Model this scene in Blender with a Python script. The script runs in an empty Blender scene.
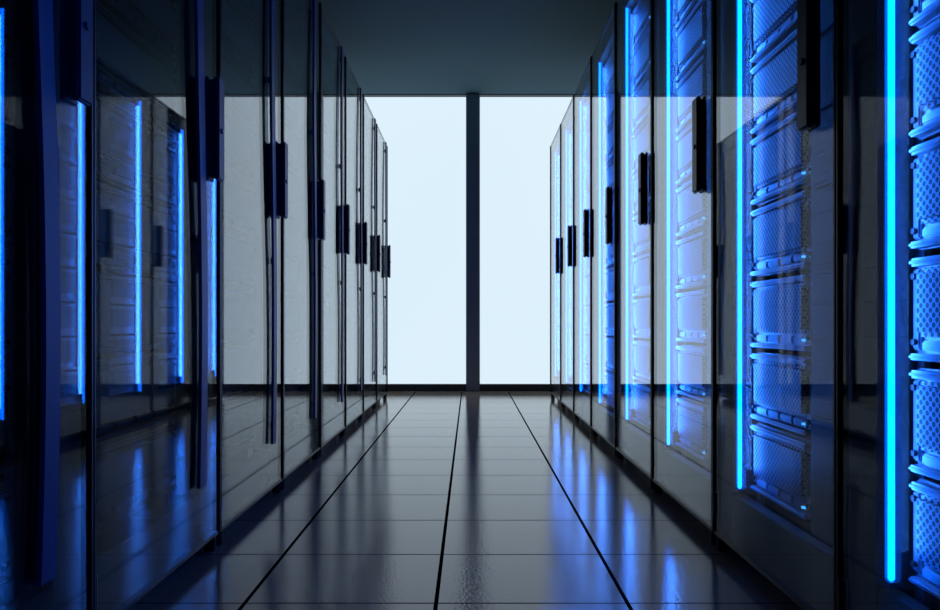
import bpy, bmesh, math
from mathutils import Vector, Matrix
S=bpy.context.scene
S.view_settings.view_transform='Standard'
S.view_settings.look='None'

# ---------------- materials ----------------
def mat(name, col=(.1,.1,.1), rough=.5, metal=0, spec=.5, emit=None, estr=0):
    m=bpy.data.materials.new(name); m.use_nodes=True
    b=m.node_tree.nodes['Principled BSDF']
    b.inputs['Base Color'].default_value=(*col,1)
    b.inputs['Roughness'].default_value=rough
    b.inputs['Metallic'].default_value=metal
    b.inputs['Specular IOR Level'].default_value=spec
    if emit:
        b.inputs['Emission Color'].default_value=(*emit,1)
        b.inputs['Emission Strength'].default_value=estr
    return m
def N(m,t,**k):
    n=m.node_tree.nodes.new(t)
    for a,v in k.items(): setattr(n,a,v)
    return n
def L(m,a,b): m.node_tree.links.new(a,b)
def M(m,op,a,b=None,c=None):
    n=N(m,'ShaderNodeMath',operation=op)
    for i,v in enumerate((a,b,c)):
        if v is None: continue
        if isinstance(v,(int,float)): n.inputs[i].default_value=v
        else: L(m,v,n.inputs[i])
    return n.outputs[0]

m_frame=mat('rack_black_steel',(.016,.022,.030),.45)
m_inner=mat('rack_inner_steel',(.10,.12,.16),.4,.3)
m_trim=mat('door_edge_black',(.010,.014,.020),.35)
m_handle=mat('handle_black',(.012,.020,.045),.4)
m_handle_l=mat('handle_dark_navy',(.03,.055,.16),.45)
m_chassis=mat('server_grey_metal',(.42,.46,.55),.36,.4)
m_unlit=mat('server_unlit_black',(.014,.018,.026),.5,spec=.3)  # dark interior of the unlit left racks, put into the servers' colour
m_dark=mat('server_dark_slot',(.02,.025,.035),.4)
m_navy=mat('channel_navy_plastic',(.03,.075,.26),.45)
m_led=mat('led_tube',(0,0,0),.5,emit=(.0,.13,1.0),estr=15)
m_ind=mat('indicator_led',(0,0,0),.5,emit=(.05,.4,1.0),estr=2)

# perforated steel
m_perf=mat('perforated_steel',(.4,.42,.5),.4,.3)
tc=N(m_perf,'ShaderNodeTexCoord'); mp=N(m_perf,'ShaderNodeMapping')
mp.inputs['Rotation'].default_value=(math.radians(45),0,0)
L(m_perf,tc.outputs['Object'],mp.inputs[0])
sx=N(m_perf,'ShaderNodeSeparateXYZ'); L(m_perf,mp.outputs[0],sx.inputs[0])
pw=.0125
def cell(o):
    f=M(m_perf,'FRACT',M(m_perf,'DIVIDE',o,pw)); f=M(m_perf,'SUBTRACT',f,.5); return M(m_perf,'MULTIPLY',f,f)
d=M(m_perf,'ADD',cell(sx.outputs[1]),cell(sx.outputs[2]))
hole=M(m_perf,'LESS_THAN',d,.15)
mx=N(m_perf,'ShaderNodeMix',data_type='RGBA')
mx.inputs[6].default_value=(.36,.40,.50,1); mx.inputs[7].default_value=(.008,.010,.016,1)
L(m_perf,hole,mx.inputs[0]); L(m_perf,mx.outputs[2],m_perf.node_tree.nodes['Principled BSDF'].inputs['Base Color'])

# glass: clear tinted transmission + fresnel mirror reflection (same index seen from either face of the sheet)
m_glass=bpy.data.materials.new('smoked_door_glass'); m_glass.use_nodes=True
nt=m_glass.node_tree; nt.nodes.clear()
out=nt.nodes.new('ShaderNodeOutputMaterial'); tr=nt.nodes.new('ShaderNodeBsdfTransparent'); gl=nt.nodes.new('ShaderNodeBsdfGlossy')
tr.inputs[0].default_value=(.89,.93,.97,1); gl.inputs['Roughness'].default_value=.0; gl.inputs[0].default_value=(.97,.98,1,1)
fr=nt.nodes.new('ShaderNodeFresnel'); geo=nt.nodes.new('ShaderNodeNewGeometry')
ior=1.6
L(m_glass,M(m_glass,'MULTIPLY_ADD',geo.outputs['Backfacing'],1/ior-ior,ior),fr.inputs[0])
mi=nt.nodes.new('ShaderNodeMixShader')
L(m_glass,fr.outputs[0],mi.inputs[0]);L(m_glass,tr.outputs[0],mi.inputs[1]);L(m_glass,gl.outputs[0],mi.inputs[2]);L(m_glass,mi.outputs[0],out.inputs[0])

# floor tiles
m_floor=mat('floor_polished_tiles',(.03,.03,.032),.2,spec=.3)
tc=N(m_floor,'ShaderNodeTexCoord'); sx=N(m_floor,'ShaderNodeSeparateXYZ'); L(m_floor,tc.outputs['Object'],sx.inputs[0])
def joint(o,off,sp,w):
    f=M(m_floor,'FRACT',M(m_floor,'DIVIDE',M(m_floor,'ADD',o,off),sp))
    f=M(m_floor,'MINIMUM',f,M(m_floor,'SUBTRACT',1,f))
    return M(m_floor,'LESS_THAN',f,w/sp/2)
jx=joint(sx.outputs[0],.085,.48,.011); jy=joint(sx.outputs[1],.1,.37,.007)
nz=N(m_floor,'ShaderNodeTexNoise'); nz.inputs['Scale'].default_value=110; nz.inputs['Detail'].default_value=3
L(m_floor,tc.outputs['Object'],nz.inputs['Vector'])
nz2=N(m_floor,'ShaderNodeTexNoise'); nz2.inputs['Scale'].default_value=3
L(m_floor,tc.outputs['Object'],nz2.inputs['Vector'])
b=m_floor.node_tree.nodes['Principled BSDF']
mx=N(m_floor,'ShaderNodeMix',data_type='RGBA'); mx.inputs[6].default_value=(.27,.215,.185,1); mx.inputs[7].default_value=(.004,.004,.005,1)
jm=M(m_floor,'MAXIMUM',jx,M(m_floor,'MULTIPLY',jy,.9)); L(m_floor,jm,mx.inputs[0]); L(m_floor,mx.outputs[2],b.inputs['Base Color'])
L(m_floor,M(m_floor,'MULTIPLY_ADD',jm,.5,M(m_floor,'MULTIPLY_ADD',nz2.outputs[0],.06,.05)),b.inputs['Roughness'])
L(m_floor,M(m_floor,'MULTIPLY',M(m_floor,'SUBTRACT',1,jm),.52),b.inputs['Specular IOR Level'])
b.inputs['Specular Tint'].default_value=(1,.94,.90,1)
bp=N(m_floor,'ShaderNodeBump'); bp.inputs['Strength'].default_value=.35; bp.inputs['Distance'].default_value=.0013
L(m_floor,nz.outputs[0],bp.inputs['Height']); L(m_floor,bp.outputs[0],b.inputs['Normal'])

def noisy(name,c1,c2,rough,spec=.3):
    m=mat(name,c1,rough,spec=spec); t=N(m,'ShaderNodeTexCoord'); n=N(m,'ShaderNodeTexNoise'); n.inputs['Scale'].default_value=1.3
    L(m,t.outputs['Object'],n.inputs['Vector']); x=N(m,'ShaderNodeMix',data_type='RGBA')
    x.inputs[6].default_value=(*c1,1); x.inputs[7].default_value=(*c2,1); L(m,n.outputs[0],x.inputs[0])
    L(m,x.outputs[2],m.node_tree.nodes['Principled BSDF'].inputs['Base Color']); return m
m_ceil=noisy('ceiling_paint',(.075,.14,.18),(.085,.155,.195),.8,.1)
m_wall=noisy('wall_paint',(.03,.045,.055),(.035,.05,.06),.7)
m_mull=noisy('mullion_paint',(.46,.52,.60),(.48,.54,.62),.5)
m_base=mat('baseboard_grey',(.10,.11,.125),.5)
# luminous frosted glazing
m_win=bpy.data.materials.new('frosted_daylight_glazing'); m_win.use_nodes=True
nt=m_win.node_tree; nt.nodes.clear()
o=nt.nodes.new('ShaderNodeOutputMaterial'); e=nt.nodes.new('ShaderNodeEmission'); n=nt.nodes.new('ShaderNodeTexNoise'); n.inputs['Scale'].default_value=.5
x=nt.nodes.new('ShaderNodeMix'); x.data_type='RGBA'; x.inputs[6].default_value=(.66,.83,.96,1); x.inputs[7].default_value=(.80,.93,1,1)
L(m_win,n.outputs[0],x.inputs[0]); L(m_win,x.outputs[2],e.inputs[0]); e.inputs[1].default_value=1.0; L(m_win,e.outputs[0],o.inputs[0])

# ---------------- mesh helpers ----------------
class MB:
    def __init__(s,name,mats,sg=1): s.bm=bmesh.new(); s.name=name; s.mats=mats; s.sg=sg
    def box(s,x0,x1,y0,y1,z0,z1,mi=0,bev=0):
        x0,x1=x0*s.sg,x1*s.sg
        t=bmesh.new(); bmesh.ops.create_cube(t,size=1)
        for v in t.verts:
            v.co=Vector(((x0+x1)/2+v.co.x*abs(x1-x0),(y0+y1)/2+v.co.y*(y1-y0),(z0+z1)/2+v.co.z*(z1-z0)))
        if bev: bmesh.ops.bevel(t,geom=t.edges[:],offset=bev,segments=2,affect='EDGES')
        s.add(t,mi)
    def cyl(s,c,r,h,axis='Z',mi=0,seg=12):
        t=bmesh.new(); bmesh.ops.create_cone(t,cap_ends=True,segments=seg,radius1=r,radius2=r,depth=h)
        R=Matrix() if axis=='Z' else (Matrix.Rotation(math.pi/2,4,'Y') if axis=='X' else Matrix.Rotation(math.pi/2,4,'X'))
        bmesh.ops.transform(t,matrix=Matrix.Translation((c[0]*s.sg,c[1],c[2]))@R,verts=t.verts)
        s.add(t,mi)
    def add(s,t,mi):
        for f in t.faces: f.material_index=mi
        me=bpy.data.meshes.new('t'); t.to_mesh(me); t.free(); s.bm.from_mesh(me); bpy.data.meshes.remove(me)
    def mesh(s):
        bmesh.ops.recalc_face_normals(s.bm,faces=s.bm.faces)
        me=bpy.data.meshes.new(s.name); s.bm.to_mesh(me); s.bm.free()
        for m in s.mats: me.materials.append(m)
        return me
def obj(name,me,parent=None):
    o=bpy.data.objects.new(name,me); S.collection.objects.link(o)
    if parent: o.parent=parent
    return o

W=.74; H=2.39
def rack_parts(sg):
    P={}
    c=MB('cabinet',[m_frame,m_inner],sg)
    c.box(.03,1.0,0.001,.018,.06,H-.03,0); c.box(.03,1.0,W-.018,W-.001,.06,H-.03,0)
    c.box(.02,1.0,.001,W-.001,H-.03,H,0,.003); c.box(.03,1.0,.001,W-.001,.06,.10,0)
    c.box(.98,1.0,.018,W-.018,.10,H-.03,0)
    c.box(.06,.95,.02,W-.02,.012,.06,0)
    # front posts & header / sill
    c.box(.018,.05,.001,.05,.06,H-.03,0,.002)
    c.box(.018,.05,W-.10,W-.001,.06,H-.03,0,.002)
    c.box(.02,.06,.05,W-.10,.10,.19,0,.003); c.box(.02,.06,.05,W-.10,H-.09,H-.03,0,.003)
    for y in (.10,W-.135):
        c.box(.088,.10,y,y+.03,.10,H-.09,1)
    if sg>0:  # cable duct cover on the hinge side
        c.box(.055,.12,.05,.24,.19,H-.09,0,.004)
        for q in range(11): c.box(.050,.056,.09,.21,.30+q*.18,.302+q*.18,0)
    c.box(.05,.10,W-.105,W-.10,.19,H-.09,1)
    for y in (.03,W-.03):
        for x in (.0,.93): c.cyl((x+.015,y,.025),.018,.05)
    P['cabinet']=c.mesh()
    g=MB('glass_pane',[m_glass],sg); g.box(-.003,.003,.009,W-.009,.055,H-.008); P['glass_pane']=g.mesh()
    e=MB('door_frame',[m_trim],sg)
    e.box(-.009,.014,.002,.009,.05,H-.003,0,.001); e.box(-.009,.014,W-.009,W-.002,.05,H-.003,0,.001)
    e.box(-.004,.014,.009,W-.009,.045,.055,0); e.box(-.004,.014,.009,W-.009,H-.008,H-.001,0)
    for z in (.14,2.2): e.cyl((.0,(W-.012 if sg>0 else .012),z),.009,.07)
    P['door_frame']=e.mesh()
    h=MB('door_handle',[m_handle if sg>0 else m_handle_l],sg)
    yc=.095 if sg>0 else W-.09
    px=-.034 if sg>0 else -.044
    h.box(-.012,-.003,yc-.024,yc+.024,1.13,1.44,0,.003)
    h.box(px,px+.016,yc-.026,yc+.026,1.13,1.44,0,.005)
    h.box(px+.012,-.008,yc-.020,yc+.020,1.14,1.43,0,.002)
    h.cyl((px-.001,yc,1.28),.008,.006,'X')
    P['door_handle']=h.mesh()
    # servers
    if sg>0:
        s=MB('server_units',[m_chassis,m_perf,m_dark,m_ind],sg); y0=.26; q=-.014
    else:
        s=MB('server_units',[m_unlit,m_unlit,m_unlit,m_unlit],sg); y0=.13; q=0
    y1=W-.135; z=.215; pitch=.208
    while z+pitch<H-.085:
        s.box(.10+q,.80,y0+.01,y1-.01,z,z+pitch-.014,2)
        s.box(.090+q,.102+q,y0-.008,y1+.004,z,z+pitch-.014,0,.003)           # bezel
        s.box(.070+q,.092+q,y0+.018,y1-.018,z+.045,z+pitch-.036,1,.009)   # perforated panel
        s.box(.066+q,.092+q,y0+.006,y1-.006,z+pitch-.032,z+pitch-.017,0,.005)      # upper lip
        s.box(.066+q,.092+q,y0+.006,y1-.006,z+.002,z+.014,0,.004)
        for k in range(4):
            yy=y0+.02+k*(y1-y0-.04)/4
            s.box(.078+q,.091+q,yy,yy+(y1-y0-.04)/4-.008,z+.019,z+.038,0,.003)
        for yy in (y0+.006,y1-.006):   # mounting ears with thumb screws
            s.box(.082+q,.092+q,yy-.010,yy+.010,z+.02,z+pitch-.036,0,.003)
            for zz in (z+.035,z+pitch-.05): s.cyl((.079+q,yy,zz),.006,.008,'X',2)
        s.box(.072+q,.079+q,y0+.022,y0+.03,z+.026,z+.031,3)
        z+=pitch
    P['server_units']=s.mesh()
    if sg>0:
        l=MB('led_strip',[m_led,m_inner],sg)
        l.box(.022,.033,W-.137,W-.127,.215,H-.06,0,.003)
        l.box(.018,.05,W-.127,W-.10,.20,H-.05,1)
        for z in (.21,H-.07): l.box(.020,.036,W-.139,W-.124,z-.01,z+.004,1)
        P['led_strip']=l.mesh()
    else:
        t=bmesh.new(); n=60; prev=None
        cy=lambda z: W-.180+.024*math.sin(z*2.9-.3)
        for k in range(n+1):
            z=.228+(H-.24)*k/n
            w=.004*math.sin(z*3.1)
            yc=cy(z)
            f=-.020+w*.6
            pts=[(f,-.022),(f+.010,-.022),(f+.010,.022),(f,.022)]
            ring=[t.verts.new((sg*a,yc+b_,z)) for a,b_ in pts]
            if prev:
                for q in range(4): t.faces.new((prev[q],prev[(q+1)%4],ring[(q+1)%4],ring[q]))
            else: t.faces.new(ring)
            prev=ring
        t.faces.new(prev)
        l=MB('cable_channel',[m_navy],sg); l.add(t,0)
        for z in (.30,.95,1.65,2.30):
            yc=cy(z); l.box(-.012,-.003,yc-.01,yc+.01,z-.012,z+.012,0)
        P['cable_channel']=l.mesh()
    return P

XL,XR=-.79,.768
for sg,X in ((1,XR),(-1,XL)):
    P=rack_parts(sg)
    for k in range(-5,7):
        y=1.45+W*k
        if y<-2.3: continue
        e=bpy.data.objects.new('server_rack',None); e.empty_display_size=.1; S.collection.objects.link(e); e.location=(X,y,0)
        for nm,me in P.items(): obj(nm,me,e)
        if sg>0:
            ld=bpy.data.lights.new('led_glow','AREA'); ld.shape='RECTANGLE'; ld.size=.02; ld.size_y=2.0
            ld.color=(.045,.25,1); ld.energy=3.3
            lo=bpy.data.objects.new('led_glow',ld); S.collection.objects.link(lo); lo.parent=e
            lo.location=(.042,W-.129,1.27)
            d=Vector((.15,-1,0)).normalized()
            zax=-d; yax=Vector((0,0,1)); xax=yax.cross(zax)
            lo.matrix_local=Matrix.Translation(lo.location)@Matrix((xax,yax,zax)).transposed().to_4x4()

# ---------------- room ----------------
D=7.29; CH=3.10; RX=2.2; YB=-3.2
def room(name,x0,x1,y0,y1,z0,z1,m,bev=0):
    b=MB(name,[m]); b.box(x0,x1,y0,y1,z0,z1,0,bev); return obj(name,b.mesh())
room('floor',-RX-.1,RX+.1,YB-.1,D+.2,-.1,0,m_floor)
room('ceiling',-RX-.1,RX+.1,YB-.1,D+.2,CH,CH+.1,m_ceil)
room('wall_left',-RX-.1,-RX,YB,D+.1,0,CH,m_wall)
room('wall_right',RX,RX+.1,YB,D+.1,0,CH,m_wall)
room('wall_rear',-RX,RX,YB-.1,YB,0,CH,m_wall)
room('wall_far',-RX,RX,D+.06,D+.16,0,CH,m_wall)
room('baseboard_far',-RX,RX,D-.0,D+.06,0,.072,m_base,.004)
room('window_1',-RX+.05,-.042,D+.03,D+.06,.072,CH-.02,m_win)
room('window_2',.104,RX-.05,D+.03,D+.06,.072,CH-.02,m_win)
room('trim_1',-.040,.100,D-.03,D+.06,0,CH,m_mull,.006)
room('trim_2',-RX,RX,D+.0,D+.06,CH-.008,CH,m_base)
room('baseboard_left',-RX,-RX+.015,YB,D,0,.08,m_base)
room('baseboard_right',RX-.015,RX,YB,D,0,.08,m_base)

# ---------------- camera ----------------
cd=bpy.data.cameras.new('camera'); cam=bpy.data.objects.new('camera',cd); S.collection.objects.link(cam)
cam.location=(0,0,.7); cam.rotation_euler=(math.pi/2,0,0)
cd.sensor_width=36; cd.lens=698/940*36; cd.shift_y=19/940; cd.clip_start=.01
S.camera=cam
w=bpy.data.worlds.new('world'); S.world=w; w.use_nodes=True
w.node_tree.nodes['Background'].inputs[0].default_value=(.01,.015,.02,1)
